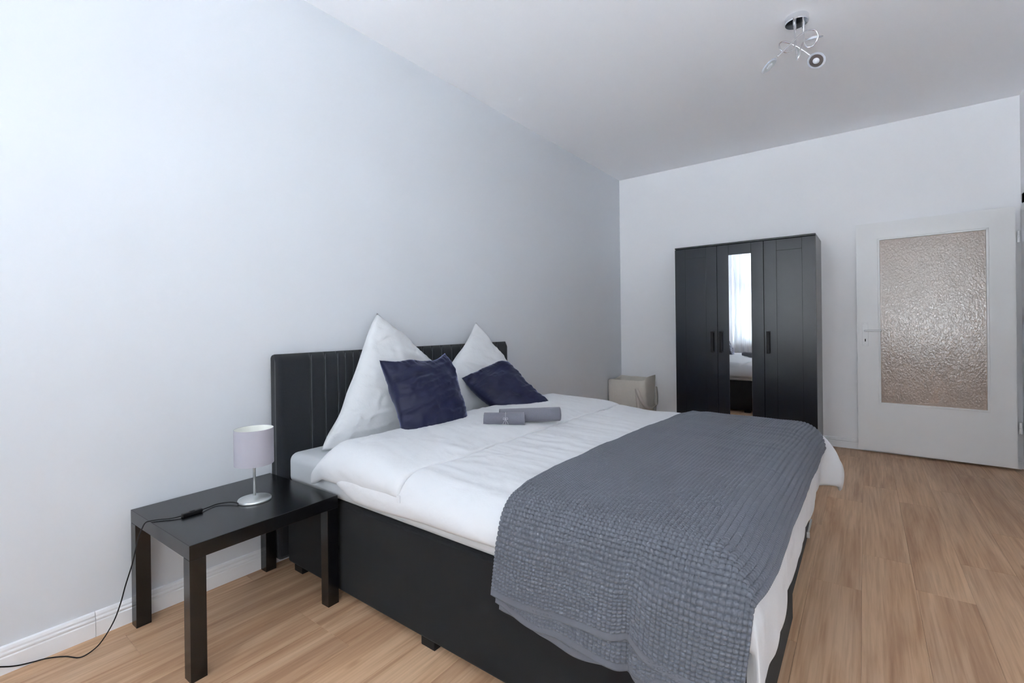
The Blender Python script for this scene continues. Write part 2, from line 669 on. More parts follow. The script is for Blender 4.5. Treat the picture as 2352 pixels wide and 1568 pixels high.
# threshold and hallway floor strip beyond the doorway
hall_floor = obj('plank', *plank_mesh(1.2, 1.9), M['wood'], floor)
hall_floor.location = (RX + 0.002, 3.6, 0)

structure(box('ceiling', (LX - 0.1, FY - WT, HC), (2.3, 5.5, HC + 0.1), M['ceiling'], bevel=0))
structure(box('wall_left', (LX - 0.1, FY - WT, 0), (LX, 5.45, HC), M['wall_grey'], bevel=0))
# back wall (slightly out of square)
bw = frame_empty('wall_back', (LX, BY0, 0), BA)
box('wall_panel', (-0.1, 0, 0), (3.45, 0.1, HC), M['wall_white'], bw, bevel=0)
# right wall with the doorway
DY0, DY1, DZ = 4.055, 5.045, 2.03
v, f = merge([box_data((RX, FY - WT, 0), (RX + 0.1, DY0, HC)), box_data((RX, DY1, 0), (RX + 0.1, 5.45, HC)),
              box_data((RX, DY0, DZ), (RX + 0.1, DY1, HC))])
structure(obj('wall_right', v, f, M['wall_white']))
v, f = merge([box_data((2.18, 3.5, 0), (2.28, 5.5, HC)), box_data((RX + 0.1, 3.5, 0), (2.18, 3.6, HC)), box_data((RX + 0.1, 5.4, 0), (2.18, 5.5, HC))])
structure(obj('wall_hallway', v, f, M['brick_hall']))
# window wall with two openings
parts = []
xs = [LX] + [q for w in WIN for q in w] + [RX]
for k in range(0, len(xs), 2):
    parts.append(box_data((xs[k], FY - WT, 0), (xs[k + 1], FY, HC)))
for (a, b), WZ0 in zip(WIN, WZ0S):
    parts.append(box_data((a, FY - WT, 0), (b, FY, WZ0)))
    parts.append(box_data((a, FY - WT, WZ1), (b, FY, HC)))
structure(obj('wall_front', *merge(parts), M['wall_white']))

bounce_gnd = structure(box('ground', (-60, -80, -4.2), (60, 40, -4.0), mat('pale_pavement', (0.47, 0.48, 0.50), 0.9, var=0.1, vscale=0.4), bevel=0))  # added unseen paving, reflects light up through the windows onto the ceiling

# windows: frame, transom, two lower and two upper panes, sill
for k, (a, b) in enumerate(WIN):
    WZ0 = WZ0S[k]
    w = frame_empty('window_%d' % (k + 1), ((a + b) / 2, FY - WT, WZ0))
    hw, hh, d0, d1 = (b - a) / 2, WZ1 - WZ0, 0.03, 0.10
    fr = [box_data((-hw, d0, 0), (-hw + 0.06, d1, hh)), box_data((hw - 0.06, d0, 0), (hw, d1, hh)),
          box_data((-hw, d0, hh - 0.06), (hw, d1, hh)), box_data((-hw, d0, 0), (hw, d1, 0.05))]
    obj('window_frame', *merge(fr), M['trim'], w)
    zt = 1.86 - WZ0
    box('transom', (-hw + 0.06, d0, zt - 0.06), (hw - 0.06, d1 + 0.01, zt + 0.08), M['trim'], w, 0.004)
    box('mullion', (-0.05, d0, 0.05), (0.05, d1 + 0.01, hh - 0.06), M['trim'], w, 0.004)
    for sx in (-1, 1):
        for z0, z1 in ((0.05, zt - 0.06), (zt + 0.08, hh - 0.06)):
            xa, xb = (0.05, hw - 0.06) if sx > 0 else (-hw + 0.06, -0.05)
            s = obj('sash', *merge([box_data((xa, d0, z0), (xa + 0.05, d1, z1)), box_data((xb - 0.05, d0, z0), (xb, d1, z1)),
                                    box_data((xa, d0, z0), (xb, d1, z0 + 0.05)), box_data((xa, d0, z1 - 0.05), (xb, d1, z1))]), M['trim'], w)
            box('pane', (xa + 0.045, d0 + 0.025, z0 + 0.045), (xb - 0.045, d0 + 0.031, z1 - 0.045), M['pane'], s, 0)
    box('window_sill', (-hw, d1, -0.01), (hw, WT + 0.05, 0.025), M['trim'], w, 0.006)

# baseboards: moulded profile
BP = [(0, 0), (0.016, 0), (0.016, 0.054), (0.0125, 0.058), (0.0155, 0.064), (0.0155, 0.068), (0.0115, 0.073), (0.0125, 0.080), (0.009, 0.088), (0.003, 0.091), (0, 0.091)]


def baseboard(parent, p0, p1, nrm):
    p0, p1, nrm = np.array(p0, float), np.array(p1, float), np.array(nrm, float)
    V = []
    for p in (p0, p1):
        for t, z in BP:
            V.append((p[0] + nrm[0] * t, p[1] + nrm[1] * t, z))
    m = len(BP)
    Fs = [[k, (k + 1) % m, m + (k + 1) % m, m + k] for k in range(m)]
    Fs += [list(range(m))[::-1], [m + k for k in range(m)]]
    return obj('baseboard_board', V, Fs, M['trim'], parent, world=True)


yj = on_x(220, 1440, LX + 0.016)[1]
bl = frame_empty('baseboard_left', (LX, 0, 0))
baseboard(bl, (LX, FY), (LX, yj - 0.0006), (1, 0))
baseboard(bl, (LX, yj + 0.0006), (LX, yj + 2.4), (1, 0))
baseboard(bl, (LX, yj + 2.401), (LX, BY0), (1, 0))
bb = frame_empty('baseboard_back', (LX, BY0, 0))
ca, sa = math.cos(BA), math.sin(BA)
baseboard(bb, (LX, BY0), (LX + 3.3 * ca, BY0 + 3.3 * sa), (sa, -ca))
br = frame_empty('baseboard_right', (RX, 0, 0))
baseboard(br, (RX, FY), (RX, DY0 - 0.08), (-1, 0))
# door lining and casing on the right wall
tr = frame_empty('trim_1', (RX, (DY0 + DY1) / 2, 0))
for lo, hi in (((RX - 0.02, DY1 - 0.015, 0), (RX, DY1 + 0.075, DZ + 0.065)), ((RX - 0.02, DY0 - 0.065, 0), (RX, DY0 + 0.015, DZ + 0.065)),
               ((RX - 0.02, DY0 - 0.065, DZ - 0.015), (RX, DY1 + 0.065, DZ + 0.065))):
    box('casing', lo, hi, M['trim'], tr, 0.004, world=True)
for lo, hi in (((RX, DY1 - 0.02, 0), (RX + 0.12, DY1, DZ)), ((RX, DY0, 0), (RX + 0.12, DY0 + 0.02, DZ)), ((RX, DY0, DZ - 0.02), (RX + 0.12, DY1, DZ))):
    box('lining', lo, hi, M['trim'], tr, 0.002, world=True)


# ------------------------------------------------------------------ open glazed door, folded back against the back wall
def bw_pt(s, off, z=0.0):
    return (LX + s * ca + off * sa, BY0 + s * sa - off * ca, z)


dr = frame_empty('door_1', bw_pt(2.288, 0.066), BA - 0.045)
DWD, DZ0, DZ1 = 0.990, 0.020, 2.012
gx0, gx1, gz0, gz1 = 2.450 - 2.288, 3.110 - 2.288, 0.443, 1.858
leaf = [box_data((0, 0.012, DZ0), (gx0, 0.04, DZ1)), box_data((gx1, 0.012, DZ0), (DWD - 0.012, 0.04, DZ1)),
        box_data((gx0, 0.012, DZ0), (gx1, 0.04, gz0)), box_data((gx0, 0.012, gz1), (gx1, 0.04, DZ1)),
        box_data((0.012, 0, DZ0), (gx0, 0.012, DZ1 - 0.014)), box_data((gx1, 0, DZ0), (DWD - 0.020, 0.012, DZ1 - 0.014)),
        box_data((gx0, 0, DZ0), (gx1, 0.012, gz0)), box_data((gx0, 0, gz1), (gx1, 0.012, DZ1 - 0.014))]
obj('door_leaf', *merge(leaf), M['door_white'], dr)
bead = []
for lo, hi in (((gx0 - 0.012, -0.004, gz0 - 0.012), (gx0 + 0.004, 0.01, gz1 + 0.012)), ((gx1 - 0.004, -0.004, gz0 - 0.012), (gx1 + 0.012, 0.01, gz1 + 0.012)),
               ((gx0 - 0.012, -0.004, gz0 - 0.012), (gx1 + 0.012, 0.01, gz0 + 0.004)), ((gx0 - 0.012, -0.004, gz1 - 0.004), (gx1 + 0.012, 0.01, gz1 + 0.012))):
    bead.append(box_data(lo, hi, 0.002))
obj('glazing_bead', *merge(bead), M['door_white'], dr)
gp = box('glass_pane', (gx0, 0.010, gz0), (gx1, 0.016, gz1), M['ripple'], dr, 0)
gp['label'] = 'amber rippled glass pane'
hx = 2.3475 - 2.288
pl = box('handle_plate', (hx - 0.0215, -0.005, 0.934), (hx + 0.0215, 0, 1.144), M['white_metal'], dr, 0.002)
for z in (0.945, 1.133):
    for sx in (-0.012, 0.012):
        v, f = lathe_data([(0.0, -0.0), (0.003, 0.0), (0.003, 0.001), (0.0, 0.0015)], 10)
        obj('screw', [(hx + sx + a, -0.005 - c, z + b) for a, b, c in v], f, M['steel'], pl)
box('keyhole', (hx - 0.004, -0.0056, 0.975), (hx + 0.004, -0.0048, 0.998), M['plastic_black'], pl, 0)
path = catmull([(hx, 0.0, 1.070), (hx, -0.030, 1.070), (hx + 0.006, -0.045, 1.070), (hx + 0.025, -0.050, 1.071), (hx + 0.115, -0.048, 1.072)], 30)
obj('door_lever', *tube_data(path, 0.0075, 12), M['white_metal'], dr, smooth=True)
box('latch', (-0.003, 0.012, 1.075), (0.001, 0.03, 1.12), M['steel'], dr, 0.001)
for z in (0.330, 1.778):
    h = obj('hinge', *lathe_data([(0.009, z - 0.043), (0.009, z - 0.001)], 16, DWD + 0.0035, 0.002), M['white_metal'], dr)
    obj('hinge_pin', *lathe_data([(0.009, z + 0.001), (0.009, z + 0.043)], 16, DWD + 0.0035, 0.002), M['white_metal'], h)

# ------------------------------------------------------------------ wardrobe
WW, WH, WD_ = 1.195, 1.910, 0.505
wd = thing('wardrobe', 'tall black three-door wardrobe with mirrored middle door against the white back wall', 'wardrobe', bw_pt(0.828, 0.512), BA)
wm = M['ward_black']
box('side_panel', (0, 0.020, 0), (0.016, WD_, WH - 0.0155), wm, wd, 0.001)
box('side_panel', (WW - 0.016, 0.020, 0), (WW, WD_, WH - 0.0155), wm, wd, 0.001)
box('top_panel', (0, 0, WH - 0.015), (WW, WD_, WH), wm, wd, 0.001)
box('back_panel', (0.016, WD_ - 0.006, 0.05), (WW - 0.016, WD_, WH - 0.016), wm, wd, 0)
box('bottom_panel', (0.016, 0.022, 0.06), (WW - 0.016, WD_ - 0.007, 0.076), wm, wd, 0)
box('plinth', (0.016, 0.03, 0), (WW - 0.016, 0.046, 0.06), wm, wd, 0.001)
dw = WW / 3
for i in range(3):
    x0, x1 = i * dw + (0.0 if i == 0 else 0.002), (i + 1) * dw - (0.0 if i == 2 else 0.002)
    z0, z1 = 0.062, 1.8895
    d = box('door', (x0, 0.010, z0), (x1, 0.018, z1), wm, wd, 0)
    st = 0.101
    g = 0.0009
    box('stile', (x0, 0, z0), (x0 + st - g, 0.010, z1), wm, d, 0.0008)
    box('stile', (x1 - st + g, 0, z0), (x1, 0.010, z1), wm, d, 0.0008)
    box('rail', (x0 + st, 0, z1 - 0.098 + g), (x1 - st, 0.010, z1), wm, d, 0.0008)
    box('rail', (x0 + st, 0, z0), (x1 - st, 0.010, z0 + 0.098 - g), wm, d, 0.0008)
    if i == 1:
        mo = box('mirror', (x0 + st, 0.001, z0 + 0.098), (x1 - st, 0.0095, z1 - 0.098), M['mirror'], d, 0.0006)
        mo['label'] = 'narrow mirror strip'
    else:
        box('door_panel', (x0 + st, 0.001, z0 + 0.098), (x1 - st, 0.010, z1 - 0.098), wm, d, 0.0006)
    hxs = (1.167 - 0.828, 1.245 - 0.828, 1.645 - 0.828)[i]
    hp = [box_data((hxs, -0.030, 0.873), (hxs + 0.026, -0.020, 1.074), 0.002), box_data((hxs, -0.022, 0.873), (hxs + 0.026, 0.0, 0.885), 0.001),
          box_data((hxs, -0.022, 1.062), (hxs + 0.026, 0.0, 1.074), 0.001)]
    ho = obj('door_handle', *merge(hp), M['plastic_black'], d)
    ho['label'] = 'black vertical bar handle'

# ------------------------------------------------------------------ bed: headboard and two upholstered boxes
BX0, BX1, BYN, BYF = -2.235, -0.230, 1.150, 2.950
bed = thing('bed', 'black upholstered double box-spring bed with stitched headboard against the grey wall', 'bed', (-1.25, 2.05, 0))
hb0, hb1 = 1.118, 2.935
hb = box('headboard', (LX + 0.003, hb0 + 0.004, 0.03), (-2.262, hb1 - 0.004, 1.026), M['linen_black'], bed, 0.018, 3, world=True, smooth=False)
seams = [hb0, 1.292, 1.369, 1.442, 1.487, 1.535, 1.580, 1.640, 1.720, 1.800, 1.880, 1.965, 2.051, 2.130, 2.213, 2.308, 2.400, 2.480, 2.560, 2.640, 2.720, 2.801, hb1]
for a, b in zip(seams[:-1], seams[1:]):
    n1, n2 = 12, 20
    u = np.linspace(0, 1, n1)
    t = np.linspace(0, 1, n2)
    U, Tt = np.meshgrid(u, t, indexing='ij')
    Y = a + (b - a) * U
    Z = 0.30 + 0.728 * Tt
    edge = np.clip(np.minimum(U, 1 - U) * (b - a) / 0.014, 0, 1)
    puff = 0.0045 * np.sqrt(1 - (1 - edge) ** 2)
    topr = np.clip((1 - Tt) * 0.728 / 0.018, 0, 1)
    X = -2.262 + 0.010 + puff * 1.0 - 0.018 * (1 - np.sqrt(1 - (1 - topr) ** 2))
    if a == hb0:
        el = np.clip((Y - hb0) / 0.02, 0, 1)
        X -= 0.014 * (1 - np.sqrt(1 - (1 - el) ** 2))
    if b == hb1:
        el = np.clip((hb1 - Y) / 0.02, 0, 1)
        X -= 0.014 * (1 - np.sqrt(1 - (1 - el) ** 2))
    G = np.stack([X, Y, Z], 2)
    Bk = G.copy()
    Bk[..., 0] = -2.28
    Vv, Ff = shell(G, Bk)
    obj('panel', Vv, Ff, M['linen_black'], hb, smooth=True, world=True)
for s in seams[1:-1]:
    box('stitching', (-2.2530, s - 0.0007, 0.31), (-2.2508, s + 0.0007, 1.018), M['stitch'], hb, 0, world=True)


def upholstered(name, lo, hi, r, parent, seed):
    v, f = box_data(lo, hi, r, 4)
    o = obj(name, v, f, M['box_fabric'], parent, world=True)
    return o


for i, (y0, y1, xf) in enumerate(((1.150, 2.047, -0.226), (2.053, 2.950, -0.246))):
    o = upholstered('box_spring', (BX0, y0, 0.030), (xf, y1, 0.406), 0.012, bed, i)
    for fx in (-2.15, -1.265, -0.33):
        for fy in (y0 + 0.035, y1 - 0.035):
            box('foot', (fx - 0.035, fy - 0.03, 0), (fx + 0.035, fy + 0.03, 0.032), M['plastic_black'], o, 0.003, world=True)
# chrome drawer-style bracket low on the foot end
q0, q1 = on_x(1867, 1225, -0.236), on_x(1858, 1263, -0.236)
bk = obj('bracket', *merge([box_data((-0.247, q1[1], 0.060), (-0.238, q0[1], 0.080), 0.003), box_data((-0.247, q1[1] + 0.004, 0.055), (-0.232, q1[1] + 0.014, 0.085), 0.003)]), M['steel'], bed, world=True)
bk['label'] = 'chrome metal bracket'

# mattress in its fitted sheet
mv, mf = box_data((BX0 + 0.003, BYN, 0.406), (BX1 - 0.005, BYF, 0.556), 0.040, 5)
mt = obj('mattress', mv, mf, M['sheet'], smooth=True)
mt['label'] = 'white mattress with a smooth fitted sheet on the black box-spring bed'
mt['category'] = 'mattress'

# ------------------------------------------------------------------ duvet


def drape1(a, e0, e1, r):
    """arc coordinate a along one axis -> (coordinate, drop); bends down with radius r past e0 (low side) and e1 (high side)"""
    out = np.array(a, float)
    drop = np.zeros_like(out)
    for sgn, e in ((1, e1), (-1, e0)):
        if e is None:
            continue
        d = np.clip((a - e) * sgn, 0, None)
        th = np.clip(d / r, 0, PI / 2)
        rest = np.clip(d - r * PI / 2, 0, None)
        m = d > 0
        out = np.where(m, e + sgn * r * np.sin(th), out)
        drop = np.where(m, r * (1 - np.cos(th)) + rest, drop)
    return out, drop


def duvet_mid(a, b, z0=0.585, r=0.10, wr=1.0, ear_on=1.0):
    """mid surface of the duvet over arc coordinates a (head>foot) and b (near>far); it bends down round the mattress edges"""
    ex, en, ef = -0.305, 1.222, 2.905
    da = np.clip(a - ex, 0, None)
    db = np.clip(en - b, 0, None) + np.clip(b - ef, 0, None)
    sy = np.where(b < 2.0, -1.0, 1.0)
    hyp = np.hypot(da, db) + 1e-9
    cx_, sx_ = da / hyp, db / hyp
    ta, tb = np.clip(da / r, 0, PI / 2), np.clip(db / r, 0, PI / 2)
    dx = r * (1 - np.cos(ta)) + np.clip(da - r * PI / 2, 0, None)
    dy = r * (1 - np.cos(tb)) + np.clip(db - r * PI / 2, 0, None)
    drop = (dx ** 4 + dy ** 4) ** 0.25
    X = np.minimum(a, ex) + r * np.sin(ta)
    Y = np.clip(b, en, ef) + sy * r * np.sin(tb)
    tm = np.maximum(ta, tb)
    N = np.stack([np.sin(tm) * cx_, sy * np.sin(tm) * sx_, np.cos(tm)], 2)
    flat = np.exp(-drop / 0.10)
    hump = 0.018 * np.sin(PI * np.clip((Y - 1.1) / 1.9, 0, 1)) + 0.010 * sstep((-1.0 - X) / 0.6)
    Z = z0 + hump - drop
    Z += flat * (0.010 * fbm(X, Y, 0.34, 0.30, 3, 2) + wr * 0.0050 * fbm(X + 0.5 * Y, Y, 0.30, 0.065, 5, 3, True))
    hang = sstep((drop - 0.03) / 0.12)
    wob = hang * (0.012 * fbm(Y - X, Y * 0, 0.13, 1, 11, 2))
    X = X + wob * cx_
    Y = Y + sy * wob * sx_ * 0.5
    ear = ear_on * sstep((a + 0.30) / 0.25) * sstep((b - 2.84) / 0.16)
    X = X + 0.095 * ear + 0.012 * ear * fbm(b * 1.0, Z, 0.07, 0.08, 19, 2)
    Y = Y - 0.03 * ear
    Z = Z - 0.035 * ear * sstep((a + 0.24) / 0.27) * sstep((b - 2.90) / 0.18)
    return np.stack([X, Y, Z], 2), N


def puffy(a, b, fn, half, edge=0.10, mn=0.004):
    A, B = np.meshgrid(a, b, indexing='ij')
    G, N = fn(A, B)
    ea = np.minimum(A - a[0], a[-1] - A)
    eb = np.minimum(B - b[0], b[-1] - B)
    t = np.clip(np.minimum(ea, eb) / edge, 0, 1)
    h = mn + (half - mn) * np.sqrt(1 - (1 - t) ** 2)
    return G + N * h[..., None], G - N * h[..., None] * 0.8


duv = thing('duvet', 'white cotton double duvet turned down at the pillows', 'duvet', (-1.1, 2.05, 0.556))
a = np.linspace(-1.83, -0.305 + 0.157 + 0.175, 190)
b = np.linspace(1.222 - 0.157 - 0.045, 2.905 + 0.157 + 0.03, 200)


def duvet_hem(A, B):     # the near hem hangs a little shorter towards the foot
    k = 1 - 0.15 * sstep((A + 1.7) / 0.8) * (1 - sstep((A + 0.45) / 0.2)) - 0.30 * sstep((-1.62 - A) / 0.21)
    return duvet_mid(A, np.where(B < 1.222, 1.222 - (1.222 - B) * k, B))


T_, B_ = puffy(a, b, duvet_hem, 0.019, 0.07)
obj('duvet_body', *shell(T_, B_), M['cotton'], duv, smooth=True, world=True)


def flap_mid(A, B):
    Y, dy = drape1(B, 1.215, 2.90, 0.09)
    u = (A + 1.90) / 0.59                # 0 head edge .. 1 free edge
    near = sstep((1.42 - Y) / 0.30)
    X = A - 0.05 * near * u - 0.06 * near * sstep(dy / 0.10) * (1 - u)
    Z = 0.630 - 0.018 * sstep((u - 0.45) / 0.55) - 0.035 * sstep((0.16 - u) / 0.16) + 0.012 * np.sin(PI * np.clip((Y - 1.1) / 1.9, 0, 1))
    Z = Z - dy * (1 - 0.35 * sstep((u - 0.5) / 0.5) * near)
    Z += np.exp(-dy / 0.08) * (0.010 * fbm(X, Y, 0.28, 0.3, 23, 2) + 0.0032 * fbm(X - 0.4 * Y, Y + X * 0.3, 0.22, 0.07, 25, 3, True))
    Y = Y - sstep(dy / 0.1) * 0.008 * fbm(X, X * 0, 0.15, 1, 27, 2)
    G = np.stack([X, Y, Z], 2)
    return G, normals(G)


a = np.linspace(-1.90, -1.31, 90)
b = np.linspace(1.215 - 0.141 - 0.040, 2.90 + 0.12, 190)
T_, B_ = puffy(a, b, flap_mid, 0.024, 0.10, 0.005)
obj('turned_down_fold', *shell(T_, B_), M['cotton'], duv, smooth=True, world=True)
p = on_y(915, 1146, 1.106)
box('label_tag', (p[0] - 0.009, p[1] - 0.002, p[2] - 0.014), (p[0] + 0.009, p[1] + 0.001, p[2] + 0.014), M['cotton'], duv, 0.001, world=True)

# ------------------------------------------------------------------ waffle blanket folded over the foot of the bed
CELL_U, CELL_V = 0.0132, 0.0100
blk = thing('waffle_blanket', 'folded slate grey waffle-weave blanket draped across the foot of the duvet', 'blanket', (-0.55, 2.05, 0.60))


def blanket_surface(A, B, off, wave=0.0, low=0.0):
    """A, B arc coordinates over the duvet; off = distance above its mid surface"""
    G, N = duvet_mid(A, B, wr=0.25, ear_on=0.0)
    G = G + N * off
    dn = np.clip(1.222 - B, 0, None)          # how far down the near side
    w = sstep((dn - 0.10) / 0.25)
    G[..., 1] -= w * (0.012 + wave * (0.5 + 0.5 * np.sin(A * 19.0 + 1.0 + low))) + 0.03 * w * 0
    crease = np.exp(-((A + 0.475) / 0.018) ** 2)
    G[..., 1] += 0.016 * crease * w
    G[..., 2] += low * 0
    # soft long folds on top
    top = 1 - sstep(dn / 0.10)
    G[..., 2] += top * (0.005 * fbm(A * 1.0 - 0.12 * B, B, 0.09, 1.1, 41, 2))
    return G


def head_edge(B):      # arc x of the head-side edge, a little slanted
    return np.interp(B, [0.8, 1.1, 1.3, 1.9, 2.8, 3.1], [-0.905, -0.885, -0.925, -0.895, -0.845, -0.83])


def foot_edge(B):
    return np.interp(B, [0.8, 1.0, 1.3, 2.0, 2.6, 3.1], [-0.222, -0.205, -0.185, -0.175, -0.165, -0.15])


def blanket_layer(name, b_lo, b_hi, off, wave, low, inset, waffle=True, hemf=None):
    per = 5
    width = 0.745
    cu, cv = int(width / CELL_U), int((b_hi - b_lo) / CELL_V)
    frac = np.array([0.0, 0.13, 0.36, 0.64, 0.87])      # groove, shoulder, pad, pad, shoulder
    groove = np.array([1.0, 0.28, 0.0, 0.0, 0.28])
    pos = lambda c: np.append((np.arange(c)[:, None] + frac[None]).ravel(), c) / c
    gro = lambda c: np.append(np.tile(groove, c), 1.0)
    u, bb_ = pos(cu), b_lo + (b_hi - b_lo) * pos(cv)
    nu, nb = len(u), len(bb_)
    U, Bv = np.meshgrid(u, bb_, indexing='ij')
    if hemf is not None:     # bend the lower end so the hem line follows the photo
        k = sstep((1.20 - Bv) / (1.20 - b_lo))
        Bv = Bv - hemf(U) * k
    h0 = head_edge(Bv) + inset
    h1 = foot_edge(Bv) - inset * 0.5
    A = h0 + (h1 - h0) * U
    G = blanket_surface(A, Bv, off, wave, low)
    N = normals(G)
    if waffle:
        hgt = 0.0086 * (1 - np.clip(0.55 * gro(cu)[:, None] + 0.80 * gro(cv)[None, :], 0, 1.25))
        T = G + N * hgt[..., None]
    else:
        T = G + N * 0.003
    o = obj(name, *shell(T, G - N * 0.0025), M['waffle'], blk, smooth=True, world=True)
    # plain woven hem along the near lower edge
    nh = 6
    Hm = G[:, :1] + 0 * G[:, :nh]
    dirn = G[:, 0] - G[:, min(10, nb - 1)]
    dirn /= np.linalg.norm(dirn, axis=1)[:, None]
    for j in range(nh):
        Hm[:, j] = G[:, 0] + dirn * (0.020 * j / (nh - 1) - 0.001)
    Nh = np.repeat(N[:, :1], nh, axis=1)
    hh = obj('hem', *shell((Hm + Nh * 0.0042)[:, ::-1], (Hm - Nh * 0.0030)[:, ::-1]), M['hem'], o, smooth=True, world=True)
    return o


# B at hem: drop z = 0.60 - (arc - curve) ; tuned to the photographed hem heights
blanket_layer('blanket_layer', 0.958, 2.905 + 0.11, 0.034, 0.006, 0.0, 0.0, True,
              lambda U: 0.012 * np.sin(U * 9.0 + 0.4) - 0.020 * np.exp(-((U - 0.62) / 0.05) ** 2) + 0.01 * U)
blanket_layer('blanket_layer', 0.930, 1.30, 0.026, 0.010, 0.9, 0.012, True,
              lambda U: 0.030 * sstep(U / 0.25) + 0.008 * np.sin(U * 14))
blanket_layer('blanket_layer', 0.918, 1.30, 0.019, 0.012, 1.9, 0.022, True,
              lambda U: 0.034 * sstep((U - 0.05) / 0.2) + 0.010 * np.sin(U * 17 + 1.0))


# ------------------------------------------------------------------ pillows and cushions
def pillow(name, edges, plane_p, plane_n, tf, tb, material, label, cat, n=64, power=0.55, seed=1, rough=0.004, base_z=0.56, group=None, wr=0.05):
    """edges: pixel polylines bottom (left>right), right (bottom>top), top (left>right), left (bottom>top) lying in the given plane"""
    E = []
    for k in ('bottom', 'right', 'top', 'left'):
        P3 = [on_plane(x_, y_, plane_p, plane_n) for x_, y_ in edges[k]]
        E.append(catmull(P3, n))
    Bm, Rt, Tp, Lf = E
    u = np.linspace(0, 1, n)
    U, Vv = np.meshgrid(u, u, indexing='ij')
    U3, V3 = U[..., None], Vv[..., None]
    S = (1 - V3) * Bm[:, None, :] + V3 * Tp[:, None, :] + (1 - U3) * Lf[None, :, :] + U3 * Rt[None, :, :]
    S -= (1 - U3) * (1 - V3) * Bm[0] + U3 * (1 - V3) * Bm[-1] + (1 - U3) * V3 * Tp[0] + U3 * V3 * Tp[-1]
    nn = np.array(plane_n, float)
    nn /= np.linalg.norm(nn)
    if nn @ (CAMP - np.array(plane_p)) < 0:
        nn = -nn
    prof = np.power(np.clip((1 - (2 * U - 1) ** 2) * (1 - (2 * Vv - 1) ** 2), 0, 1), power)
    w = np.clip(prof * 3, 0, 1)
    nz = fbm(U, Vv, 0.30, 0.30, seed, 2) * rough * 2 + fbm(U + 0.6 * Vv, Vv - 0.3 * U, 0.30, wr, seed + 1, 2, True) * rough
    # pucker along the seams
    ed = np.minimum(np.minimum(U, 1 - U), np.minimum(Vv, 1 - Vv))
    along = np.where(np.minimum(U, 1 - U) < np.minimum(Vv, 1 - Vv), Vv, U)
    nz = nz + rough * 0.7 * fbm(along, along * 0, 0.035, 1, seed + 2, 2) * np.exp(-((ed - 0.05) / 0.05) ** 2)
    front = S + nn * (prof * tf + nz * w)[..., None]
    back = S - nn * (prof * tb + nz * w * 0.5)[..., None]
    nb_ = n * n
    V_ = np.vstack([front.reshape(-1, 3), back.reshape(-1, 3)])
    Fs = np.vstack([grid_faces(n, n), grid_faces(n, n, nb_, True)])
    idx = np.arange(nb_).reshape(n, n)
    mp_ = np.arange(2 * nb_)
    bd = np.concatenate([idx[0], idx[-1], idx[:, 0], idx[:, -1]])
    mp_[bd + nb_] = bd
    Fs = mp_[Fs]
    o = obj(name, V_, Fs, material, smooth=True)
    # drop the unused doubled rim
    bm = bmesh.new()
    bm.from_mesh(o.data)
    loose = [v_ for v_ in bm.verts if not v_.link_faces]
    bmesh.ops.delete(bm, geom=loose, context='VERTS')
    bmesh.ops.recalc_face_normals(bm, faces=bm.faces)
    bm.to_mesh(o.data)
    bm.free()
    o['label'] = label
    o['category'] = cat
    if group:
        o['group'] = group
    return o


tilt = math.radians(13)
npl = (math.cos(tilt), 0, math.sin(tilt))
pillow('pillow', dict(
    left=[(738, 1034), (752, 1000), (780, 950), (797, 900), (815, 855), (835, 795), (850, 752), (866, 719)],
    top=[(866, 719), (895, 744), (925, 768), (955, 799), (985, 824), (1005, 850), (1018, 885)],
    right=[(1010, 988), (1015, 950), (1018, 920), (1018, 885)],
    bottom=[(738, 1034), (820, 1030), (920, 1012), (1010, 988)]), (-2.085, 1.5, 0.575), npl, 0.115, 0.055, M['pillow_cotton'],
    'large white pillow with a high pointed corner, leaning on the headboard end beside the lamp', 'pillow', seed=31, rough=0.009, wr=0.11)
pillow('pillow', dict(
    left=[(1012, 975), (1014, 915), (1027, 855), (1045, 822), (1065, 795), (1082, 765), (1093, 740)],
    top=[(1093, 740), (1110, 762), (1130, 794), (1147, 818), (1162, 840), (1178, 870), (1190, 900)],
    right=[(1190, 952), (1192, 930), (1192, 915), (1190, 900)],
    bottom=[(1012, 975), (1060, 973), (1130, 962), (1190, 952)]), (-2.085, 2.4, 0.575), npl, 0.115, 0.055, M['pillow_cotton'],
    'large white pillow leaning on the headboard behind the reclined navy cushion', 'pillow', seed=47, rough=0.009, wr=0.11)


def tilted_plane(bl_px, br_px, z, deg):
    p0, p1 = on_z(*bl_px, z), on_z(*br_px, z)
    e = (p1 - p0) / np.linalg.norm(p1 - p0)
    bk_ = np.array([-e[1], e[0], 0])
    d = bk_ * math.cos(math.radians(deg)) + np.array([0, 0, math.sin(math.radians(deg))])
    return p0, np.cross(e, d)


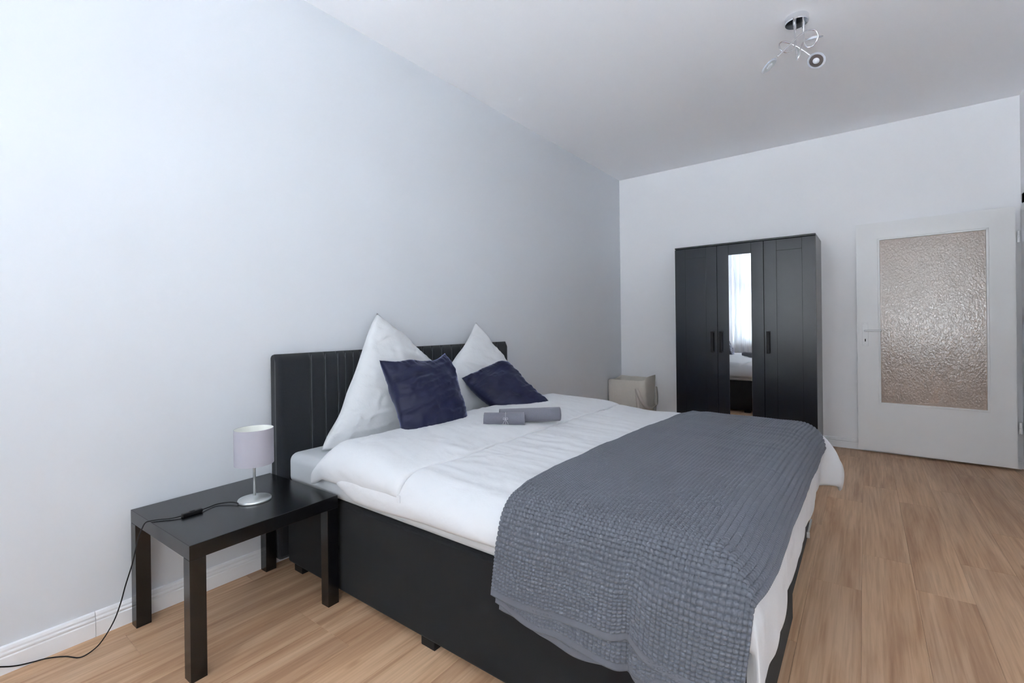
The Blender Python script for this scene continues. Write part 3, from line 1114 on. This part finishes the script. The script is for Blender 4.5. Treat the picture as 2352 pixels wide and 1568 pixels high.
p0, n0 = tilted_plane((926, 1002), (1077, 973), 0.625, 62)
pillow('cushion', dict(
    left=[(925, 1003), (919, 960), (908, 918), (895, 881), (882, 850), (871, 827)],
    top=[(871, 827), (900, 832), (930, 829), (965, 829), (1000, 826), (1022, 811)],
    right=[(1078, 974), (1067, 940), (1056, 905), (1046, 870), (1040, 845), (1022, 811)],
    bottom=[(925, 1003), (970, 1000), (1020, 986), (1078, 974)]), p0, n0, 0.080, 0.115, M['velvet'],
    'navy blue velvet cushion standing upright against the pointed white pillow', 'cushion', seed=61, rough=0.009, power=0.42, wr=0.10)
p0, n0 = tilted_plane((1148, 945), (1273, 934), 0.625, 46)
pillow('cushion', dict(
    left=[(1148, 948), (1122, 925), (1095, 902), (1075, 884), (1060, 868)],
    top=[(1060, 868), (1085, 858), (1110, 846), (1140, 833), (1166, 830)],
    right=[(1273, 935), (1240, 908), (1210, 882), (1187, 855), (1166, 830)],
    bottom=[(1148, 948), (1190, 950), (1235, 944), (1273, 935)]), p0, n0, 0.070, 0.080, M['velvet'],
    'navy blue velvet cushion lying back above the two rolled grey towels', 'cushion', seed=77, rough=0.007, power=0.42, wr=0.10)


# ------------------------------------------------------------------ rolled towels
def towel(name, p0, p1, R, label, tie=None, seed=0, turns=4.5):
    p0, p1 = np.array(p0), np.array(p1)
    ax = (p1 - p0) / np.linalg.norm(p1 - p0)
    Lh = np.linalg.norm(p1 - p0)
    side = np.array([-ax[1], ax[0], 0.0])
    up = np.cross(ax, side)
    if up[2] < 0:
        up = -up
    t = thing(name, label, 'towel', tuple(p0 - np.array([0, 0, R])), group=None)
    n = int(turns * 34)
    th = np.linspace(0, 2 * PI * turns, n)
    rad = 0.006 + (R - 0.006) * th / th[-1]
    th0 = th[-1]
    ang = th - th0 - PI / 2 + 0.5
    ns = 40
    ss = np.linspace(0, Lh, ns)
    TH, S_ = np.meshgrid(np.arange(n), ss, indexing='ij')
    rr = rad[TH]
    aa = ang[TH]
    flat_ = np.where(np.sin(aa) < -0.7, 0.96, 1.0)
    wob = 1 + 0.02 * fbm(S_ * 6, aa * 0.3, 0.5, 0.5, seed, 2)
    if tie is not None:
        wob = wob - 0.13 * np.exp(-((S_ - tie) / 0.008) ** 2)
    rr = rr * wob * flat_
    tel = 0.006 * np.sin(TH / n * 9 + seed)
    G = p0 + ax * (S_ + tel * np.where(S_ < Lh / 2, 1, -1) * np.abs(S_ / Lh - 0.5) * 2)[..., None] + side * (rr * np.cos(aa))[..., None] + up * (rr * np.sin(aa))[..., None]
    N = (side[None, None] * np.cos(aa)[..., None] + up[None, None] * np.sin(aa)[..., None])
    thick = (R - 0.006) / turns * 0.36
    obj('towel_roll', *shell(G + N * thick, G - N * thick), M['towel'], t, smooth=True, world=True)
    if tie is not None:
        c = p0 + ax * tie
        ring = [c + (side * math.cos(q) + up * math.sin(q)) * (R * 0.90 + thick) for q in np.linspace(0, 2 * PI, 40)]
        s_ = obj('string_tie', *tube_data(ring, 0.0014, 6), M['string'], t, smooth=True, world=True)
        front = -side if (-side) @ (CAMP - c) > 0 else side
        k0 = c + front * (R * 0.92 + thick) + up * 0.006
        for sg in (-1, 1):
            tail = catmull([k0, k0 + ax * 0.006 * sg + front * 0.003 - up * 0.012, k0 + ax * 0.014 * sg - up * 0.028 + front * 0.002], 12)
            obj('string_end', *tube_data(tail, 0.0012, 6), M['string'], s_, smooth=True, world=True)
            lp = catmull([k0, k0 + ax * 0.008 * sg + up * 0.006 + front * 0.003, k0 + ax * 0.012 * sg - up * 0.004 + front * 0.004, k0], 14)
            obj('string_loop', *tube_data(lp, 0.0012, 6), M['string'], s_, smooth=True, world=True)
    return t


zt_ = 0.650
q0, q1 = on_z(1152, 974, zt_), on_z(1287, 969, zt_)
rb = 0.037
towel('rolled_towel', q0 + np.array([-0.025, 0.025, rb]), q1 + np.array([-0.025, 0.025, rb]), rb, 'longer rolled grey towel under the reclined navy cushion', None, 3)
q0, q1 = on_z(1114, 978, zt_), on_z(1206, 977, zt_)
rb = 0.033
towel('rolled_towel', q0 + np.array([-0.022, 0.022, rb - 0.003]), q1 + np.array([-0.022, 0.022, rb - 0.003]), rb, 'short rolled grey towel tied with white string', 0.108, 8)

# ------------------------------------------------------------------ side table
TR = math.radians(1.746)
tb_ = thing('side_table', 'square black side table with thick legs beside the bed', 'table', (LX + 0.034, 0.5647, 0), TR)
TS = 0.548
box('table_top', (0, 0, 0.400), (TS, TS, 0.450), M['black_foil'], tb_, 0.0015)
for sx in (0, TS - 0.049):
    for sy in (0, TS - 0.049):
        box('leg', (sx, sy, 0), (sx + 0.049, sy + 0.049, 0.400), M['black_foil'], tb_, 0.0012)

# ------------------------------------------------------------------ table lamp with its cord
lp = on_z(585, 1143, 0.46)
lp[2] = 0.450
tl = thing('table_lamp', 'small table lamp with lilac drum shade and round metal foot on the black side table', 'lamp', tuple(lp))
obj('lamp_base', *lathe_data([(0.0, 0.0), (0.061, 0.0), (0.062, 0.002), (0.062, 0.008), (0.060, 0.0105), (0.03, 0.0165), (0.010, 0.021), (0.0, 0.021)], 64), M['steel'], tl, smooth=True)
obj('lamp_stem', *lathe_data([(0.0052, 0.018), (0.0052, 0.235), (0.0, 0.236)], 20), M['steel'], tl, smooth=True)
sh = obj('lamp_shade', *lathe_data([(0.0720, 0.152), (0.0728, 0.1515), (0.0728, 0.295), (0.0720, 0.2955)], 72, closed=True), M['shade'], tl, smooth=False)
obj('shade_lining', *lathe_data([(0.0712, 0.153), (0.0718, 0.153), (0.0718, 0.2945), (0.0712, 0.2945)], 72, closed=True), M['shade_in'], sh)
obj('shade_ring', *merge([tube_data([(0.071 * math.cos(q), 0.071 * math.sin(q), 0.235) for q in np.linspace(0, 2 * PI, 48)], 0.0012, 6)] +
                         [tube_data([(0.012 * math.cos(q), 0.012 * math.sin(q), 0.235), (0.071 * math.cos(q), 0.071 * math.sin(q), 0.235)], 0.0012, 6) for q in (0.4, 0.4 + 2 * PI / 3, 0.4 + 4 * PI / 3)]), M['steel'], sh)
obj('bulb_socket', *lathe_data([(0.0, 0.205), (0.014, 0.205), (0.015, 0.235), (0.013, 0.25), (0.0, 0.25)], 20), M['white_metal'], tl, smooth=True)
c1 = [on_z(551, 1156, 0.456), on_z(530, 1153, 0.457), on_z(500, 1157, 0.4545), on_z(478, 1165, 0.4545), on_z(462, 1171, 0.457)]
c2 = [on_z(420, 1184, 0.456), on_z(395, 1190, 0.4535), on_z(365, 1193, 0.4535), on_z(346, 1196, 0.4535)]
e_ = c2[-1]
c2 += [on_x(334, 1200, e_[0] - 0.003), on_x(326, 1214, e_[0] - 0.006), on_x(316, 1240, e_[0] - 0.010), on_x(305, 1290, e_[0] - 0.02), on_x(288, 1345, e_[0] - 0.035), on_x(277, 1385, e_[0] - 0.045),
       on_x(262, 1425, e_[0] - 0.07), on_x(240, 1463, e_[0] - 0.10), on_z(218, 1489, 0.012), on_z(185, 1509, 0.004), on_z(150, 1507, 0.004), on_z(110, 1511, 0.004),
       on_x(75, 1520, LX + 0.021), on_x(40, 1528, LX + 0.021), on_x(5, 1531, LX + 0.021), on_x(-60, 1530, LX + 0.021)]
cord = obj('cord', *tube_data(catmull(c1, 40), 0.0021, 8), M['plastic_black'], tl, smooth=True, world=True)
cord2 = obj('cord', *tube_data(catmull(c2, 160), 0.0021, 8), M['plastic_black'], tl, smooth=True, world=True)
s0, s1 = c1[-1], c2[0]
dv_ = (s1 - s0) / np.linalg.norm(s1 - s0)
sv, sf = box_data((-0.004, -0.0095, -0.0065), (np.linalg.norm(s1 - s0) + 0.004, 0.0095, 0.0075), 0.004, 3)
sid = np.array([-dv_[1], dv_[0], 0])
sw = obj('inline_switch', [s0 + dv_ * q[0] + sid * q[1] + np.array([0, 0, q[2]]) for q in sv], sf, M['plastic_black'], tl, world=True)
sv, sf = box_data((0.022, -0.005, 0.006), (0.040, 0.005, 0.0092), 0.0015, 2)
obj('rocker', [s0 + dv_ * q[0] + sid * q[1] + np.array([0, 0, q[2]]) for q in sv], sf, M['plastic_black'], sw, world=True)

# ------------------------------------------------------------------ ceiling lamp
lc = on_z(1830, 52, HC - 0.03)
cl = thing('ceiling_lamp', 'chrome ceiling lamp with curly arms and three round disc spotlights', 'lamp', (lc[0], lc[1], HC))
obj('canopy', *lathe_data([(0.0, 0.0), (0.058, 0.0), (0.060, -0.004), (0.060, -0.030), (0.057, -0.035), (0.0, -0.036)], 56), M['chrome'], cl, smooth=False)
tocam = CAMP - lc
tocam /= np.linalg.norm(tocam)


def lamp_pt(x_, y_, dep=0.0):
    return on_plane(x_, y_, lc + FWD * dep, FWD)


ARMS = [
    [(1824.5, 62, -.01), (1825, 80, -.01), (1826, 98, -.01), (1824, 110, -.02), (1814, 118, -.03), (1801, 119, -.03), (1791, 111, -.02), (1790, 101, 0), (1799, 96, .02), (1813, 99, .02), (1832, 108, .01), (1848, 118, 0), (1861, 127, -.01)],
    [(1845.5, 54, .01), (1846, 75, .01), (1847, 94, .01), (1850, 105, .01), (1858, 108.5, .0), (1868, 104, -.01), (1876, 93, -.03), (1879, 80, -.04), (1873, 70, -.04), (1861, 68.5, -.04), (1845, 75, -.04), (1826, 91, -.04), (1808, 108, -.04), (1785, 130, -.03)],
    [(1826, 66, .03), (1827.5, 90, .03), (1829, 115, .02), (1831, 130, 0), (1832.5, 136.5, -.01), (1835, 128, -.02), (1840, 108, -.02), (1845, 96, 0), (1851, 90, .02)]]
for arm in ARMS:
    pts = [lamp_pt(*q) for q in arm]
    start = pts[0].copy()
    start[2] = HC - 0.034
    pts = [start] + pts[1:]
    obj('arm', *tube_data(catmull(pts, 90), 0.0042, 10), M['chrome'], cl, smooth=True, world=True)
    obj('arm_collar', *lathe_data([(0.0, HC - 0.052), (0.007, HC - 0.052), (0.0075, HC - 0.0355), (0.0, HC - 0.0355)], 16, start[0], start[1]), M['chrome'], cl, smooth=False, world=True)


def disc_head(c, n, ring_mat):
    n = np.array(n, float)
    n /= np.linalg.norm(n)
    a_ = np.cross(n, [0.3, 0.2, 1.0])
    a_ /= np.linalg.norm(a_)
    b_ = np.cross(n, a_)

    def place(vf):
        v_, f_ = vf
        return [c + (a_ * q[0] + b_ * q[1] + n * q[2]) * 0.86 for q in v_], f_
    h = obj('spot_head', *place(lathe_data([(0.0, -0.014), (0.020, -0.014), (0.034, -0.006), (0.0405, 0.0), (0.0405, 0.0035), (0.0, 0.0035)], 40)), ring_mat, cl, smooth=False, world=True)
    g_ = obj('acrylic_disc', *place(lathe_data([(0.041, -0.003), (0.052, -0.004), (0.0535, 0.0), (0.052, 0.003), (0.041, 0.003)], 48, closed=True)), M['acrylic'], h, smooth=False, world=True)
    l_ = obj('light_cover', *place(lathe_data([(0.0, 0.004), (0.020, 0.004), (0.019, 0.0065), (0.0, 0.008)], 32)), M['led'], h, smooth=True, world=True)
    return h


disc_head(lamp_pt(1767, 151, -.025), 0.42 * tocam + 0.72 * RGT - 0.60 * UPV, M['steel'])
disc_head(lamp_pt(1875, 139, -.015), 0.66 * tocam - 0.42 * RGT - 0.62 * UPV, M['brown_mirror'])
nu_ = UPV - tocam * (UPV @ tocam)
disc_head(lamp_pt(1869, 88, .04), -(nu_ + 0.03 * RGT - 0.06 * tocam), M['white_metal'])

# ------------------------------------------------------------------ laundry bag
bx0, bx1, by0, by1 = -2.322, -1.880, 4.850, 5.190
bag = thing('laundry_bag', 'open beige canvas laundry bag with strap handles in the corner', 'bag', ((bx0 + bx1) / 2, (by0 + by1) / 2, 0))
nth, nz_ = 120, 40
th = np.linspace(0, 2 * PI, nth, endpoint=False)
cx_, cy_ = (bx0 + bx1) / 2, (by0 + by1) / 2
rx_, ry_ = (bx1 - bx0) / 2, (by1 - by0) / 2


def bag_ring(zf, inset=0.0):
    e = 0.32 + 0.05 * zf
    c_, s_ = np.cos(th), np.sin(th)
    px = np.sign(c_) * np.abs(c_) ** e
    py = np.sign(s_) * np.abs(s_) ** e
    grow = 1.0 + 0.03 * zf - 0.08 * (1 - zf) ** 3
    X = cx_ + px * (rx_ * grow - inset)
    Y = cy_ + py * (ry_ * grow - inset)
    rim = 0.555 + 0.02 * np.cos(th) + 0.012 * np.sin(3 * th + 1) + 0.010 * py * -1 * 0
    sag = 0.022 * np.exp(-((np.mod(th - 1.5 * PI + PI, 2 * PI) - PI) / 0.7) ** 2)
    Z = zf * (rim - sag)
    X = X + 0.006 * zf * np.sin(5 * th + 7 * zf)
    Y = Y + 0.008 * zf * np.sin(4 * th + 5 * zf) + 0.02 * (sag / 0.03) * zf ** 4
    X = np.maximum(X, LX + 0.018 + inset)
    return np.stack([X, Y, Z], 1)


rows = [bag_ring(z) for z in np.linspace(0.0, 1.0, nz_)] + [bag_ring(z, 0.004) for z in np.linspace(1.0, 0.02, nz_)]
V = np.vstack(rows)
Fs = []
for i in range(len(rows) - 1):
    for k in range(nth):
        k2 = (k + 1) % nth
        Fs.append([i * nth + k, i * nth + k2, (i + 1) * nth + k2, (i + 1) * nth + k])
Fs.append(list(range(nth))[::-1])
Fs.append([(len(rows) - 1) * nth + k for k in range(nth)])
obj('bag_body', V, Fs, M['canvas'], bag, smooth=True, world=True)
# stitched rim band following the mouth of the bag
band = [bag_ring(z, -0.0022) for z in np.linspace(0.925, 1.0, 6)] + [bag_ring(z, 0.0005) for z in np.linspace(1.0, 0.925, 6)]
V = np.vstack(band)
Fs = []
for i in range(len(band)):
    i2 = (i + 1) % len(band)
    for k in range(nth):
        k2 = (k + 1) % nth
        Fs.append([i * nth + k, i * nth + k2, i2 * nth + k2, i2 * nth + k])
obj('rim_hem', V, Fs, M['canvas'], bag, smooth=False, world=True)


def ribbon(name, path, widthdirs, w, material, parent, th_=0.003):
    P = catmull(path, 48)
    Wd = catmull(widthdirs, 48)
    T = np.gradient(P, axis=0)
    T /= np.linalg.norm(T, axis=1)[:, None]
    Wd = Wd - T * np.sum(Wd * T, axis=1)[:, None]
    Wd /= np.linalg.norm(Wd, axis=1)[:, None]
    N = np.cross(T, Wd)
    G = np.stack([P - Wd * w / 2, P + Wd * w / 2], 1)
    Nn = np.stack([N, N], 1)
    return obj(name, *shell(G + Nn * th_ / 2, G - Nn * th_ / 2), material, parent, smooth=False, world=True)


xe = bx1 + 0.022
yf = by0 - 0.026
ribbon('strap', [(bx1 - 0.085, yf, 0.455), (bx1 - 0.045, yf - 0.012, 0.37), (bx1 + 0.005, yf + 0.004, 0.285), (xe + 0.020, by0 + 0.06, 0.245), (xe + 0.032, by0 + 0.16, 0.27), (xe + 0.024, by0 + 0.23, 0.35), (xe + 0.012, by0 + 0.25, 0.455)],
       [(1, 0.1, 0.3), (1, 0.1, 0.4), (0.7, 0.3, 0.7), (0.3, 0.4, 0.8), (0.2, 0.8, 0.4), (0.1, 1, 0), (0, 1, 0)], 0.036, M['strap'], bag)
ribbon('strap', [(bx1 - 0.085, yf, 0.46), (bx1 - 0.070, yf - 0.002, 0.30), (bx1 - 0.055, yf + 0.012, 0.02)], [(1, 0.1, 0), (1, 0.1, 0), (1, 0.1, 0)], 0.036, M['strap'], bag)
ribbon('strap', [(xe + 0.006, by0 + 0.25, 0.46), (xe + 0.002, by0 + 0.25, 0.25), (xe - 0.012, by0 + 0.24, 0.02)], [(0, 1, 0), (0, 1, 0), (0, 1, 0)], 0.036, M['strap'], bag)

# ------------------------------------------------------------------ curtain at the window beside the grey wall
cur = thing('curtain', 'white sheer curtain hanging in front of the window, seen in the wardrobe mirror', 'curtain', (-1.9, FY + 0.09, 0.0))
cx0, cx1 = -2.31, -1.66
nx_, nzc = 160, 30
U, Zc = np.meshgrid(np.linspace(0, 1, nx_), np.linspace(0.03, 2.74, nzc), indexing='ij')
dens = np.where(U < 0.45, 1.0, 0.6)
amp = 0.030 * (0.7 + 0.3 * (1 - Zc / 2.74)) * dens
Xc = cx0 + (cx1 - cx0) * U + 0.008 * np.sin(U * 50 + Zc)
Yc = FY + 0.09 + amp * np.sin(U * 2 * PI * 8 + 0.5 * np.sin(Zc * 1.3)) + 0.008 * fbm(U, Zc, 0.2, 0.8, 5, 2)
G = np.stack([Xc, Yc, Zc], 2)
Nn = normals(G)
obj('curtain_cloth', *shell(G + Nn * 0.0004, G - Nn * 0.0004), M['sheer'], cur, smooth=True, world=True)
rail = thing('curtain_rail', 'white curtain rail that carries the sheer curtain', 'curtain rail', (-1.6, FY + 0.09, 2.76))
box('rail_bar', (LX + 0.02, FY + 0.075, 2.75), (-0.95, FY + 0.105, 2.775), M['trim'], rail, 0.003, world=True)
for xb_ in (-2.25, -1.05):
    box('rail_bracket', (xb_ - 0.012, FY, 2.752), (xb_ + 0.012, FY + 0.08, 2.773), M['trim'], rail, 0.002, world=True)
